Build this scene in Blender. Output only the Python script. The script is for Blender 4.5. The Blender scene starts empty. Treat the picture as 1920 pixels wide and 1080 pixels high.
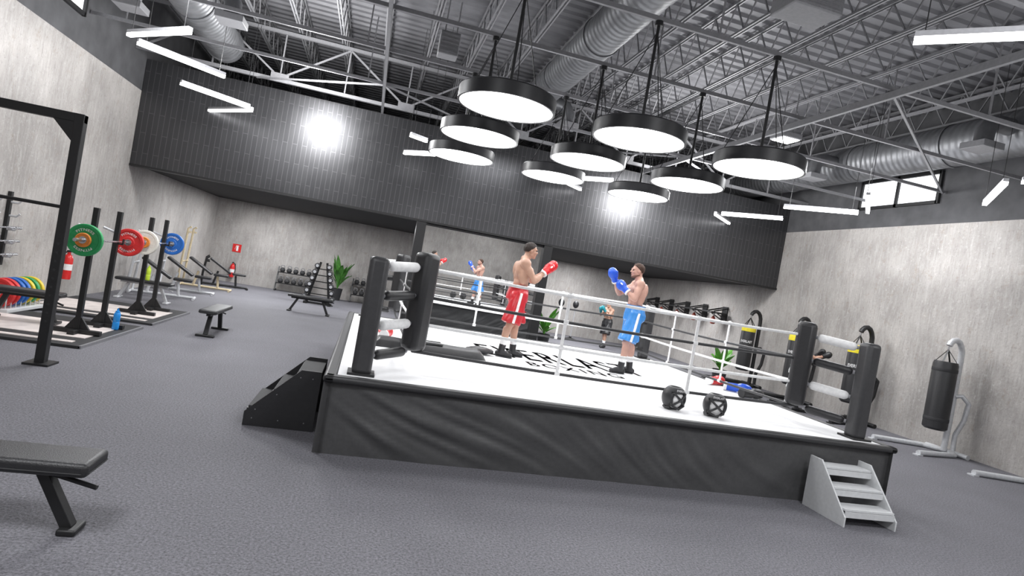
import bpy, bmesh, math, random
from mathutils import Vector, Matrix, noise as NZ
V = Vector; PI = math.pi; R = math.radians
random.seed(7)
SC = bpy.context.scene; COL = SC.collection
SC.view_settings.view_transform = 'Standard'

# ------------------------------------------------------------ camera
PSI, ROLL, PITCH, FPX, CH = R(13.5), R(10.0), R(-0.66), 1133.0, 1.88
def make_camera():
    fh = V((math.sin(PSI), math.cos(PSI), 0)); r = V((math.cos(PSI), -math.sin(PSI), 0))
    f = fh*math.cos(PITCH) + V((0, 0, math.sin(PITCH))); u = V((0, 0, math.cos(PITCH))) - fh*math.sin(PITCH)
    cr = r*math.cos(ROLL) + u*math.sin(ROLL); cu = -r*math.sin(ROLL) + u*math.cos(ROLL)
    m = Matrix((cr, cu, -f)).transposed().to_4x4(); m.translation = V((0, 0, CH))
    c = bpy.data.cameras.new('camera'); c.sensor_width = 36; c.lens = 36*FPX/1920; c.clip_end = 200; c.clip_start = .05
    o = bpy.data.objects.new('camera', c); COL.objects.link(o); o.matrix_world = m; SC.camera = o
make_camera()
def G(px, py, z=0):
    dx, dy = px-960, py-540
    xp = .9848*dx + .1736*dy; yp = -.1736*dx + .9848*dy + 13; k = (CH-z)/yp
    return V((k*(.9724*xp+.2334*FPX), k*(-.2334*xp+.9724*FPX), z))

# ------------------------------------------------------------ materials
def mat(name, col, rough=.5, metal=0, emit=0, noise=.08, nscale=25, bump=0, bscale=120, coat=0, sheen=0):
    m = bpy.data.materials.new(name); m.use_nodes = True
    nt = m.node_tree; b = nt.nodes['Principled BSDF']
    b.inputs['Roughness'].default_value = rough; b.inputs['Metallic'].default_value = metal
    if coat: b.inputs['Coat Weight'].default_value = coat; b.inputs['Coat Roughness'].default_value = .15
    tc = nt.nodes.new('ShaderNodeTexCoord'); n = nt.nodes.new('ShaderNodeTexNoise')
    n.inputs['Scale'].default_value = nscale; n.inputs['Detail'].default_value = 3
    nt.links.new(tc.outputs['Object'], n.inputs['Vector'])
    cr = nt.nodes.new('ShaderNodeValToRGB'); cr.color_ramp.elements[0].position = .3; cr.color_ramp.elements[1].position = .7
    cr.color_ramp.elements[0].color = [c*(1-noise) for c in col]+[1]; cr.color_ramp.elements[1].color = [min(1, c*(1+noise)) for c in col]+[1]
    nt.links.new(n.outputs['Fac'], cr.inputs['Fac']); nt.links.new(cr.outputs['Color'], b.inputs['Base Color'])
    if emit:
        nt.links.new(cr.outputs['Color'], b.inputs['Emission Color']); b.inputs['Emission Strength'].default_value = emit
    if bump:
        n2 = nt.nodes.new('ShaderNodeTexNoise'); n2.inputs['Scale'].default_value = bscale; n2.inputs['Detail'].default_value = 4
        nt.links.new(tc.outputs['Object'], n2.inputs['Vector'])
        bp = nt.nodes.new('ShaderNodeBump'); bp.inputs['Strength'].default_value = bump; bp.inputs['Distance'].default_value = .01
        nt.links.new(n2.outputs['Fac'], bp.inputs['Height']); nt.links.new(bp.outputs['Normal'], b.inputs['Normal'])
    return m

def concrete():
    m = mat('concrete', (.385, .365, .348), .85, noise=.2, nscale=1.1, bump=.7, bscale=18)
    nt = m.node_tree; b = nt.nodes['Principled BSDF']; tc = [n for n in nt.nodes if n.type == 'TEX_COORD'][0]
    base = b.inputs['Base Color'].links[0].from_socket
    def layer(prev, scale, nsc, lo, hi, amt, col):
        mp = nt.nodes.new('ShaderNodeMapping'); mp.inputs['Scale'].default_value = scale
        st = nt.nodes.new('ShaderNodeTexNoise'); st.inputs['Scale'].default_value = nsc; st.inputs['Detail'].default_value = 8; st.inputs['Roughness'].default_value = .76
        nt.links.new(tc.outputs['Object'], mp.inputs['Vector']); nt.links.new(mp.outputs['Vector'], st.inputs['Vector'])
        r1 = nt.nodes.new('ShaderNodeValToRGB'); r1.color_ramp.elements[0].position = lo; r1.color_ramp.elements[1].position = hi
        r1.color_ramp.elements[0].color = (0, 0, 0, 1); r1.color_ramp.elements[1].color = (amt, amt, amt, 1)
        nt.links.new(st.outputs['Fac'], r1.inputs['Fac'])
        mx = nt.nodes.new('ShaderNodeMix'); mx.data_type = 'RGBA'
        nt.links.new(r1.outputs['Color'], mx.inputs[0]); nt.links.new(prev, mx.inputs[6]); mx.inputs[7].default_value = col
        return mx.outputs[2]
    s = layer(base, (1.3, 1.3, .45), 2.2, .46, .72, .5, (.25, .23, .215, 1))
    s = layer(s, (6, 6, .9), 2.2, .48, .66, .5, (.53, .515, .50, 1))
    s = layer(s, (10, 10, 1.0), 2.6, .52, .68, .5, (.215, .20, .19, 1))
    s = layer(s, (1, 1, .8), 5, .56, .68, .55, (.28, .225, .18, 1))
    s = layer(s, (1, 1, 1), 20, .55, .66, .5, (.16, .147, .137, 1))
    s = layer(s, (1, 1, 1), 14, .56, .67, .45, (.62, .605, .59, 1))
    nt.links.new(s, b.inputs['Base Color'])
    return m

def floor_mat():
    m = mat('rubber_floor', (.145, .143, .158), .75, noise=.07, nscale=.8, bump=.6, bscale=60)
    nt = m.node_tree; b = nt.nodes['Principled BSDF']; tc = [n for n in nt.nodes if n.type == 'TEX_COORD'][0]
    base = b.inputs['Base Color'].links[0].from_socket
    n = nt.nodes.new('ShaderNodeTexNoise'); n.inputs['Scale'].default_value = 55; n.inputs['Detail'].default_value = 7; n.inputs['Roughness'].default_value = .85
    nt.links.new(tc.outputs['Object'], n.inputs['Vector'])
    r = nt.nodes.new('ShaderNodeValToRGB'); r.color_ramp.elements[0].position = .37; r.color_ramp.elements[1].position = .64
    r.color_ramp.elements[0].color = (.3, .3, .3, 1); r.color_ramp.elements[1].color = (1.75, 1.75, 1.78, 1)
    nt.links.new(n.outputs['Fac'], r.inputs['Fac'])
    mx = nt.nodes.new('ShaderNodeMix'); mx.data_type = 'RGBA'; mx.blend_type = 'MULTIPLY'; mx.inputs[0].default_value = 1
    nt.links.new(base, mx.inputs[6]); nt.links.new(r.outputs['Color'], mx.inputs[7]); nt.links.new(mx.outputs[2], b.inputs['Base Color'])
    return m

def bulkhead_mat():
    m = bpy.data.materials.new('bulkhead_tile'); m.use_nodes = True; nt = m.node_tree; b = nt.nodes['Principled BSDF']
    tc = nt.nodes.new('ShaderNodeTexCoord'); sp = nt.nodes.new('ShaderNodeSeparateXYZ'); cb = nt.nodes.new('ShaderNodeCombineXYZ')
    nt.links.new(tc.outputs['Object'], sp.inputs[0]); nt.links.new(sp.outputs['Z'], cb.inputs['X']); nt.links.new(sp.outputs['X'], cb.inputs['Y'])
    br = nt.nodes.new('ShaderNodeTexBrick'); br.inputs['Scale'].default_value = 1; br.inputs['Brick Width'].default_value = .95; br.inputs['Row Height'].default_value = .115
    br.inputs['Mortar Size'].default_value = .007; br.inputs['Color1'].default_value = (.058, .058, .062, 1); br.inputs['Color2'].default_value = (.066, .066, .07, 1); br.inputs['Mortar'].default_value = (.11, .11, .115, 1)
    nt.links.new(cb.outputs[0], br.inputs['Vector']); nt.links.new(br.outputs['Color'], b.inputs['Base Color'])
    n = nt.nodes.new('ShaderNodeTexNoise'); n.inputs['Scale'].default_value = 3; n.inputs['Detail'].default_value = 4; nt.links.new(cb.outputs[0], n.inputs['Vector'])
    r = nt.nodes.new('ShaderNodeMapRange'); r.inputs[1].default_value = .3; r.inputs[2].default_value = .7; r.inputs[3].default_value = .28; r.inputs[4].default_value = .35
    nt.links.new(n.outputs['Fac'], r.inputs[0]); nt.links.new(r.outputs[0], b.inputs['Roughness'])
    b.inputs['Metallic'].default_value = .6
    return m

def duct_mat():
    m = mat('galvanised_duct', (.17, .173, .182), .48, .7, noise=.15, nscale=6)
    nt = m.node_tree; b = nt.nodes['Principled BSDF']; tc = [n for n in nt.nodes if n.type == 'TEX_COORD'][0]
    w = nt.nodes.new('ShaderNodeTexWave'); w.bands_direction = 'Y'; w.inputs['Scale'].default_value = 2.2
    nt.links.new(tc.outputs['Object'], w.inputs['Vector'])
    bp = nt.nodes.new('ShaderNodeBump'); bp.inputs['Strength'].default_value = .3; bp.inputs['Distance'].default_value = .03
    nt.links.new(w.outputs['Fac'], bp.inputs['Height']); nt.links.new(bp.outputs['Normal'], b.inputs['Normal'])
    return m

K = dict(
 concrete=concrete(), floor=floor_mat(), bulk=bulkhead_mat(), duct=duct_mat(),
 darkwall=mat('dark_wall', (.078, .078, .083), .8, noise=.2, nscale=3), soffit=mat('soffit_black', (.012, .012, .013), .8),
 deck=mat('roof_deck', (.145, .145, .155), .6, .2, noise=.15, nscale=1.5), steel=mat('painted_steel', (.21, .21, .22), .55, .2),
 lsteel=mat('light_steel', (.25, .25, .265), .5, .3), canvas=mat('white_canvas', (.86, .86, .87), .7, noise=.02, bump=.05),
 skirt=mat('skirt_vinyl', (.066, .066, .068), .5, bump=.1, bscale=60), rim=mat('rim_vinyl', (.036, .036, .038), .45),
 post=mat('post_pad', (.048, .048, .051), .45, bump=.05), wht=mat('white_vinyl', (.82, .82, .82), .5), rope=mat('white_rope', (.8, .8, .8), .6), brope=mat('black_rope', (.03, .03, .032), .5),
 black=mat('black_metal', (.02, .02, .021), .45, .2), leather=mat('black_leather', (.024, .024, .026), .36, bump=.25, bscale=160), ink=mat('logo_ink', (.055, .055, .058), .6),
 silver=mat('silver_tube', (.62, .63, .65), .4, .3), chrome=mat('chrome_bar', (.6, .6, .62), .25, .9), led=mat('led_diffuser', (1, 1, 1), .5, emit=7, noise=0), disc=mat('disc_diffuser', (1, 1, 1), .5, emit=8, noise=0),
 pane=mat('daylight_pane', (.95, .97, 1), .2, emit=1.1, noise=0), lampbody=mat('lamp_body', (.02, .02, .022), .4), alu=mat('led_profile', (.5, .5, .52), .4, .4),
 mirror=mat('mirror_glass', (.93, .94, .94), .005, 1, noise=0), pstep=mat('pale_step', (.60, .61, .62), .5, noise=.05), wood=mat('platform_wood', (.74, .67, .64), .5, noise=.15, nscale=5),
 rubber=mat('black_rubber', (.028, .028, .03), .7, bump=.1), red=mat('red_plate', (.65, .03, .03), .45), green=mat('green_plate', (.02, .32, .10), .45), blue=mat('blue_plate', (.02, .14, .5), .45),
 yellow=mat('yellow_plate', (.75, .55, .03), .45), white_p=mat('white_plate', (.75, .73, .66), .45), orange=mat('orange_plate', (.75, .25, .04), .45), yell=mat('bag_yellow', (.8, .68, .03), .5),
 ext=mat('extinguisher_red', (.62, .02, .02), .3), bluebot=mat('blue_bottle', (.02, .28, .75), .25), lime=mat('lime_bottle', (.55, .75, .05), .25),
 leaf=mat('leaf_green', (.06, .2, .03), .45, noise=.4, nscale=8), leafb=mat('bright_leaf', (.12, .38, .05), .45, noise=.4, nscale=8), pot=mat('dark_pot', (.03, .03, .032), .5), soil=mat('soil', (.03, .02, .015), .9),
 skin=mat('skin', (.47, .275, .195), .45, noise=.12, nscale=7), skin2=mat('skin_pale', (.52, .30, .235), .45, noise=.12, nscale=7), hair=mat('hair_brown', (.02, .012, .009), .7, bump=.6, bscale=160),
 hair2=mat('hair_auburn', (.05, .022, .012), .7, bump=.6, bscale=160), eye=mat('eye', (.05, .04, .035), .2), lips=mat('lips', (.36, .15, .12), .5), stubble=mat('stubble', (.20, .11, .08), .8, bump=.4, bscale=250, noise=.4, nscale=120),
 redsatin=mat('red_satin', (.52, .02, .03), .3, bump=.6, bscale=11), bluesatin=mat('blue_satin', (.05, .25, .64), .26, bump=.6, bscale=11), blacksatin=mat('black_satin', (.02, .02, .022), .4, bump=.3, bscale=14), whitesatin=mat('white_satin', (.78, .78, .78), .4, bump=.3, bscale=14),
 redglove=mat('red_glove', (.62, .015, .02), .3), blueglove=mat('blue_glove', (.02, .10, .62), .3), tealglove=mat('teal_glove', (.02, .25, .3), .35), boot=mat('black_boot', (.018, .018, .02), .45), sock=mat('white_sock', (.8, .8, .8), .8),
 speed=mat('speed_leather', (.28, .05, .03), .4), beige=mat('beige_paint', (.6, .5, .33), .5), grey=mat('grey_box', (.20, .20, .21), .55), lining=mat('pale_lining', (.82, .82, .82), .7))

# ------------------------------------------------------------ mesh builder
class MB:
    def __init__(s): s.bm = bmesh.new()
    def box(s, c, d, rot=None):
        m = Matrix.Translation(c)
        if rot is not None: m = m @ rot.to_4x4()
        bmesh.ops.create_cube(s.bm, size=1, matrix=m @ Matrix.Diagonal((d[0], d[1], d[2], 1))); return s
    def cyl(s, a, b, r, r2=None, n=16):
        a, b = V(a), V(b); d = b-a
        m = Matrix.Translation((a+b)/2) @ d.to_track_quat('Z', 'Y').to_matrix().to_4x4()
        bmesh.ops.create_cone(s.bm, cap_ends=True, segments=n, radius1=r, radius2=r if r2 is None else r2, depth=d.length, matrix=m); return s
    def bar(s, a, b, w, h=None):
        a, b = V(a), V(b); d = b-a
        return s.box((a+b)/2, (w, h or w, d.length), d.to_track_quat('Z', 'Y').to_matrix())
    def sph(s, c, r, rot=None, u=18, v=12):
        if not hasattr(r, '__len__'): r = (r, r, r)
        m = Matrix.Translation(c)
        if rot is not None: m = m @ rot.to_4x4()
        bmesh.ops.create_uvsphere(s.bm, u_segments=u, v_segments=v, radius=1, matrix=m @ Matrix.Diagonal((r[0], r[1], r[2], 1))); return s
    def tube(s, path, r, n=10, closed=False):
        P = [V(p) for p in path]; N = len(P); rings = []
        up = V((0, 0, 1)); prev = None
        for i in range(N):
            if closed: t = P[(i+1) % N]-P[i-1]
            else: t = P[min(i+1, N-1)]-P[max(i-1, 0)]
            t.normalize()
            if prev is None:
                x = t.cross(up)
                if x.length < .05: x = t.cross(V((1, 0, 0)))
            else: x = prev - t*prev.dot(t)
            x.normalize(); prev = x; y = t.cross(x)
            rr = r[i] if hasattr(r, '__len__') else r
            rings.append([s.bm.verts.new(P[i]+x*rr*math.cos(2*PI*k/n)+y*rr*math.sin(2*PI*k/n)) for k in range(n)])
        for i in range(N if closed else N-1):
            A, B = rings[i], rings[(i+1) % N]
            for k in range(n): s.bm.faces.new((A[k], A[(k+1) % n], B[(k+1) % n], B[k]))
        if not closed: s.bm.faces.new(rings[0][::-1]); s.bm.faces.new(rings[-1])
        return s
    def lathe(s, prof, n=32, M=None):
        M = M or Matrix(); rings = []
        for r, z in prof:
            if r < 1e-5: rings.append([s.bm.verts.new(M @ V((0, 0, z)))])
            else: rings.append([s.bm.verts.new(M @ V((r*math.cos(2*PI*k/n), r*math.sin(2*PI*k/n), z))) for k in range(n)])
        for A, B in zip(rings, rings[1:]):
            for k in range(n):
                q = (k+1) % n
                if len(A) == 1 and len(B) == 1: continue
                if len(A) == 1: s.bm.faces.new((A[0], B[k], B[q]))
                elif len(B) == 1: s.bm.faces.new((A[k], A[q], B[0]))
                else: s.bm.faces.new((A[k], A[q], B[q], B[k]))
        return s
    def prism(s, pts, ext):
        ext = V(ext); a = [s.bm.verts.new(V(p)) for p in pts]; b = [s.bm.verts.new(V(p)+ext) for p in pts]; n = len(pts)
        s.bm.faces.new(a[::-1]); s.bm.faces.new(b)
        for i in range(n): s.bm.faces.new((a[i], a[(i+1) % n], b[(i+1) % n], b[i]))
        return s
    def cap(s, a, ra, b, rb, n=14):
        a, b = V(a), V(b); d = (b-a).normalized(); path = []; rad = []
        for i in range(5): t = PI/2*(1-i/4.5); path.append(a-d*ra*math.sin(t)); rad.append(max(.002, ra*math.cos(t)))
        path.append(a); rad.append(ra); path.append(b); rad.append(rb)
        for i in range(1, 5): t = PI/2*i/4.3; path.append(b+d*rb*math.sin(t)); rad.append(max(.002, rb*math.cos(t)))
        return s.tube(path, rad, n)
    def grid(s, f, nu, nv):
        g = [[s.bm.verts.new(f(i/nu, j/nv)) for j in range(nv+1)] for i in range(nu+1)]
        for i in range(nu):
            for j in range(nv): s.bm.faces.new((g[i][j], g[i+1][j], g[i+1][j+1], g[i][j+1]))
        return s
    def build(s, name, m, parent=None, bevel=0, smooth=True, ang=40, solid=0, recalc=True):
        if recalc: bmesh.ops.recalc_face_normals(s.bm, faces=s.bm.faces[:])
        me = bpy.data.meshes.new(name); s.bm.to_mesh(me); s.bm.free()
        if smooth: me.shade_smooth(); me.set_sharp_from_angle(angle=R(ang))
        return link(name, me, m, parent, bevel, solid)
def link(name, me, m, parent=None, bevel=0, solid=0):
    me.materials.clear(); me.materials.append(K[m] if isinstance(m, str) else m)
    o = bpy.data.objects.new(name, me); COL.objects.link(o)
    if parent: o.parent = parent
    if solid:
        md = o.modifiers.new('solid', 'SOLIDIFY'); md.thickness = solid; md.offset = 0
    if bevel:
        md = o.modifiers.new('bevel', 'BEVEL'); md.width = bevel; md.segments = 3; md.limit_method = 'ANGLE'
        me.shade_smooth()
    return o
def tag(o, label, cat, group=None):
    o['label'] = label; o['category'] = cat
    if group: o['group'] = group
    return o
def thing(name, label, cat, loc=(0, 0, 0), rz=0, group=None):
    o = bpy.data.objects.new(name, None); COL.objects.link(o); o.location = loc; o.rotation_euler = (0, 0, rz); o.empty_display_size = .1
    return tag(o, label, cat, group)
def struct(name, mb, m, **k):
    o = mb.build(name, m, **k)
    if not k.get('parent'): o['kind'] = 'structure'
    return o
def dup(root, loc, rz=None, label=None, group=None):
    r = root.copy(); COL.objects.link(r); r.location = loc
    if rz is not None: r.rotation_euler = (0, 0, rz)
    if label: r['label'] = label
    if group: r['group'] = group
    for ch in list(root.children):
        c = ch.copy(); COL.objects.link(c); c.parent = r
        for g in list(ch.children):
            d = g.copy(); COL.objects.link(d); d.parent = c
    return r
def text_mesh(body, width, height=None, bold=.012, sp=1.08, fat=0):
    cu = bpy.data.curves.new('t', 'FONT'); cu.body = body; cu.size = 1; cu.offset = bold; cu.align_x = 'CENTER'; cu.align_y = 'CENTER'; cu.space_character = sp
    o = bpy.data.objects.new('t', cu); COL.objects.link(o); bpy.context.view_layer.update()
    me = bpy.data.meshes.new_from_object(o.evaluated_get(bpy.context.evaluated_depsgraph_get())); bpy.data.objects.remove(o)
    bm = bmesh.new(); bm.from_mesh(me); bmesh.ops.subdivide_edges(bm, edges=[e for e in bm.edges if e.calc_length() > .15], cuts=2)
    if fat:
        for q in (-1, 1):
            gm = bmesh.ops.duplicate(bm, geom=[f for f in bm.faces if not f.tag]); nf = [g for g in gm['geom'] if isinstance(g, bmesh.types.BMFace)]
            for f in nf: f.tag = True
            bmesh.ops.translate(bm, verts=[g for g in gm['geom'] if isinstance(g, bmesh.types.BMVert)], vec=(q*fat, 0, 0))
    bm.to_mesh(me); bm.free()
    xs = [v.co.x for v in me.vertices]; ys = [v.co.y for v in me.vertices]
    sx = width/(max(xs)-min(xs)); sy = sx if not height else height/(max(ys)-min(ys)); cx = (max(xs)+min(xs))/2; cy = (max(ys)+min(ys))/2
    for v in me.vertices: v.co = V(((v.co.x-cx)*sx, (v.co.y-cy)*sy, 0))
    return me
def map_mesh(me, f):
    for v in me.vertices: v.co = f(v.co.x, v.co.y)
    return me
def blob(name, mb, m, parent, vox=.012, it=4, disp=0, dfreq=9):
    me = bpy.data.meshes.new(name); mb.bm.normal_update(); bmesh.ops.recalc_face_normals(mb.bm, faces=mb.bm.faces[:]); mb.bm.to_mesh(me); mb.bm.free()
    o = bpy.data.objects.new(name, me); COL.objects.link(o)
    md = o.modifiers.new('r', 'REMESH'); md.mode = 'VOXEL'; md.voxel_size = vox
    sm = o.modifiers.new('s', 'SMOOTH'); sm.iterations = it; sm.factor = .5
    bpy.context.view_layer.update()
    me2 = bpy.data.meshes.new_from_object(o.evaluated_get(bpy.context.evaluated_depsgraph_get())); bpy.data.objects.remove(o)
    if disp:
        ds = [(v.normal.copy(), NZ.noise(V((v.co.x*dfreq, v.co.y*dfreq, v.co.z*dfreq*.45)))) for v in me2.vertices]
        for v, (nn, a) in zip(me2.vertices, ds): v.co += nn*a*disp
    me2.name = name; me2.shade_smooth()
    return link(name, me2, m, parent)

# ------------------------------------------------------------ people (built first)
FWD = dict(pel=(0, 0, .97), che=(.02, 0, 1.29), nek=(.03, 0, 1.49), hed=(.085, 0, 1.655), hipL=(0, .085, .93), hipR=(0, -.085, .93),
           knL=(.13, .11, .50), knR=(-.07, -.12, .50), anL=(.15, .1, .09), anR=(-.16, -.11, .09), toeL=(1, .1), toeR=(.9, -.4),
           shL=(.06, .185, 1.44), shR=(-.01, -.19, 1.44), elL=(.24, .2, 1.2), wrL=(.44, .1, 1.42), elR=(.15, -.25, 1.2), wrR=(.34, -.13, 1.38))
def person(label, loc, rz, pose, skin, hair, shorts, glove, stripe, sock='sock', beard=False):
    p = {k: V(v) if len(v) == 3 else V((v[0], v[1], 0)).normalized() for k, v in {**FWD, **pose}.items()}
    t = thing('person', label, 'person', loc, rz)
    b = MB(); pel, che, nek, hed = p['pel'], p['che'], p['nek'], p['hed']
    b.cap(p['hipL']+V((0, 0, .03)), .1, p['hipR']+V((0, 0, .03)), .1)
    b.sph(pel.lerp(che, .42), (.108, .145, .19)); b.sph(che, (.125, .17, .19)); b.sph(che+V((-.02, 0, .08)), (.115, .185, .13))
    b.cap(p['shL'], .07, p['shR'], .07)
    for s in 'LR':
        q = 1 if s == 'L' else -1
        sh, el, wr, hip, kn, an = [p[k+s] for k in ('sh', 'el', 'wr', 'hip', 'kn', 'an')]
        b.sph(che+V((.088, q*.078, .055)), (.05, .083, .06)); b.sph(che+V((-.09, q*.085, .06)), (.05, .08, .12)); b.sph(che+V((-.02, q*.145, -.02)), (.08, .05, .16))
        b.cap(nek+V((-.015, q*.03, .03)), .055, sh+V((-.02, -q*.03, .025)), .05)
        b.sph(sh, .08); b.cap(sh, .06, el, .04); b.cap(sh.lerp(el, .4), .059, sh.lerp(el, .65), .053)
        b.cap(el, .042, wr, .03); b.cap(el.lerp(wr, .15), .05, el.lerp(wr, .4), .045)
        b.sph(wr+(wr-el).normalized()*.06, (.045, .04, .045))
        b.sph(hip+V((-.05, 0, .0)), (.08, .085, .095)); b.cap(hip, .094, kn, .057); b.cap(hip.lerp(kn, .25)+V((.02, 0, 0)), .086, hip.lerp(kn, .7), .068)
        b.cap(kn, .055, an, .037); b.cap(kn.lerp(an, .18)+V((-.024, 0, 0)), .053, kn.lerp(an, .45)+V((-.016, 0, 0)), .05); b.sph(kn+V((.02, 0, 0)), .05)
        b.sph(hed+V((-.008, q*.076, -.01)), (.022, .012, .032)); b.sph(hed+V((.083, q*.033, .022)), (.016, .03, .011)); b.sph(hed+V((.062, q*.042, -.028)), (.03, .025, .025))
    for z in (.34, .5, .66):
        for q in (1, -1): b.sph(pel.lerp(che, z)+V((.093, q*.034, 0)), (.026, .033, .028))
    b.cap(nek+V((-.01, 0, -.04)), .065, hed+V((-.03, 0, -.06)), .056)
    b.sph(hed+V((-.01, 0, .022)), (.098, .077, .093)); b.sph(hed+V((.025, 0, -.05)), (.065, .057, .068)); b.sph(hed+V((.066, 0, -.098)), (.027, .032, .022)); b.cap(hed+V((-.01, .05, -.06)), .02, hed+V((.06, .018, -.1)), .018); b.cap(hed+V((-.01, -.05, -.06)), .02, hed+V((.06, -.018, -.1)), .018)
    b.cap(hed+V((.088, 0, .012)), .009, hed+V((.108, 0, -.026)), .015); b.sph(hed+V((.1, 0, -.032)), (.013, .02, .01)); b.sph(hed+V((.086, 0, -.063)), (.014, .026, .011))
    blob('body', b, skin, t, .0095, 2)
    for q in (1, -1): MB().sph(hed+V((.087, q*.032, .003)), (.009, .014, .009)).build('eye', 'eye', t)
    l = MB(); l.sph(hed+V((.097, 0, -.062)), (.006, .024, .007)); l.build('lips', 'lips', t)
    h = MB(); h.sph(hed+V((-.012, 0, .026)), (.1, .080, .092), u=56, v=40)
    for v in h.bm.verts:
        d = v.co-(hed+V((-.012, 0, .026))); top = max(0, d.normalized().z)
        v.co += d.normalized()*(.001+.012*top*max(.2, .5+5*d.x)*.8+.005*NZ.noise(V((d.x*38, d.y*38, d.z*20)))+.003*NZ.noise(d*90))
    bmesh.ops.bisect_plane(h.bm, geom=h.bm.verts[:]+h.bm.edges[:]+h.bm.faces[:], plane_co=hed+V((.035, 0, .05)), plane_no=V((.66, 0, -.75)), clear_outer=True)
    bmesh.ops.bisect_plane(h.bm, geom=h.bm.verts[:]+h.bm.edges[:]+h.bm.faces[:], plane_co=hed+V((0, 0, -.025)), plane_no=V((0, 0, -1)), clear_outer=True)
    hr = h.build('hair', hair, t, solid=.006, ang=180)
    if beard:
        bd = MB()
        bd.sph(hed+V((.025, 0, -.05)), (.067, .059, .070)); bd.sph(hed+V((.066, 0, -.098)), (.029, .034, .024)); bd.cap(hed+V((-.01, .05, -.06)), .0218, hed+V((.06, .018, -.1)), .0198); bd.cap(hed+V((-.01, -.05, -.06)), .0218, hed+V((.06, -.018, -.1)), .0198)
        bmesh.ops.bisect_plane(bd.bm, geom=bd.bm.verts[:]+bd.bm.edges[:]+bd.bm.faces[:], plane_co=hed+V((.03, 0, -.07)), plane_no=V((.35, 0, .94)), clear_outer=True)
        bd.build('beard', 'stubble', hr)
    for q in (1, -1): MB().cap(hed+V((.094, q*.018, .024)), .004, hed+V((.086, q*.05, .026)), .003).build('eyebrow', hair, hr)
    sh = MB()
    sh.tube([pel+V((-.005, 0, .12)), pel+V((-.005, 0, .02)), pel+V((-.01, 0, -.1))], [.15, .17, .18], 24)
    for v in sh.bm.verts: v.co.y = pel.y+(v.co.y-pel.y)*1.14; v.co.x = pel.x+(v.co.x-pel.x)*.92
    hems = {}
    for s in 'LR':
        hip, kn = p['hip'+s], p['kn'+s]; q = 1 if s == 'L' else -1; e2 = hip.lerp(kn, .93)+V((0, q*.02, 0)); hems[s] = e2
        sh.cyl(hip+V((0, q*.01, .02)), e2, .122, .145, 20); sh.sph(hip+V((0, q*.01, .025)), (.128, .124, .12)); sh.sph(hip+V((-.055, 0, 0)), (.1, .105, .115))
    so = blob('shorts', sh, shorts, t, .010, 2, .02, 10)
    wb = MB(); wb.tube([pel+V((-.005, 0, .085)), pel+V((-.005, 0, .135))], [.166, .157], 28)
    for v in wb.bm.verts: v.co.y = pel.y+(v.co.y-pel.y)*1.13; v.co.x = pel.x+(v.co.x-pel.x)*.92
    wb.build('waistband', shorts if stripe is None else stripe[1], so)
    if stripe:
        for s in 'LR':
            q = 1 if s == 'L' else -1; sp = MB(); sp.tube([p['hip'+s]+V((0, q*.126, .06)), p['hip'+s].lerp(hems[s], .5)+V((0, q*.142, .02)), hems[s]+V((0, q*.147, .005))], .02, 10)
            sp.build('side_stripe', stripe[0], so)
    for s in 'LR':
        an, kn, toe = p['an'+s], p['kn'+s], p['toe'+s]; up = (kn-an).normalized()
        f = MB(); g = V((an.x, an.y, 0))
        f.cap(g-toe*.045+V((0, 0, .052)), .044, g+toe*.15+V((0, 0, .04)), .036); f.cap(g+V((0, 0, .06)), .05, g+toe*.08+V((0, 0, .055)), .045)
        f.cyl(an+V((0, 0, -.04)), an+up*.11, .05, .055, 18)
        bt = blob('boot', f, 'boot', t, .009, 2)
        s2 = MB(); s2.cap(g-toe*.045+V((0, 0, .016)), .03, g+toe*.155+V((0, 0, .016)), .03)
        for v in s2.bm.verts:
            v.co.z = .012+(v.co.z-.016)*.4; d2 = V((v.co.x, v.co.y, 0))-g; lat = V((-toe.y, toe.x, 0)); v.co += lat*d2.dot(lat)*.5
        s2.build('sole', 'rubber', bt)
        k2 = MB(); k2.cyl(an+up*.1, an+up*.19, .0535, .06, 18); k2.build('sock', sock, t)
        wr, el = p['wr'+s], p['el'+s]; d = (wr-el).normalized(); q = 1 if s == 'L' else -1
        rot = d.to_track_quat('X', 'Z').to_matrix(); gl = MB(); c = wr+d*.085
        gl.sph(c, (.095, .072, .078), rot); gl.sph(c+rot @ V((.02, 0, .01)), (.08, .076, .072), rot); gl.cyl(wr-d*.075, wr+d*.05, .052, .058, 18)
        gl.cap(wr+d*.03+rot @ V((0, -q*.045, .02)), .028, wr+d*.11+rot @ V((0, -q*.068, .025)), .026)
        go = blob('boxing_glove', gl, glove, t, .009, 3)
        cu = MB(); cu.cyl(wr-d*.08, wr-d*.055, .056, .057, 18); cu.build('cuff', 'wht' if stripe else glove, go)
        lo = MB(); lo.sph(c+rot @ V((.0, q*.055, .035)), (.03, .018, .014), rot); lo.build('logo_patch', 'wht' if stripe else glove, go)
    return t
MZ = .73  # canvas height
person('shirtless man in red shorts, red gloves and black boots, guard raised, facing right', (2.25, 8.93, MZ), R(2), dict(knL=(.08, .1, .5), anL=(.1, .1, .09), anR=(-.14, -.11, .09), knR=(-.08, -.12, .5)), 'skin', 'hair', 'redsatin', 'redglove', ('wht', 'redsatin'))
person('shirtless man in blue shorts and blue gloves, guard up, facing left in ring', (4.2, 8.93, MZ), PI-R(4), dict(hed=(.07, 0, 1.655), anL=(.11, .1, .09), knL=(.09, .11, .5), anR=(-.12, -.11, .09), elL=(.13, .25, 1.2), wrL=(.27, .12, 1.33), elR=(.25, -.17, 1.25), wrR=(.42, -.05, 1.48)), 'skin2', 'hair2', 'bluesatin', 'blueglove', ('wht', 'bluesatin'), beard=True)
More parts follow.
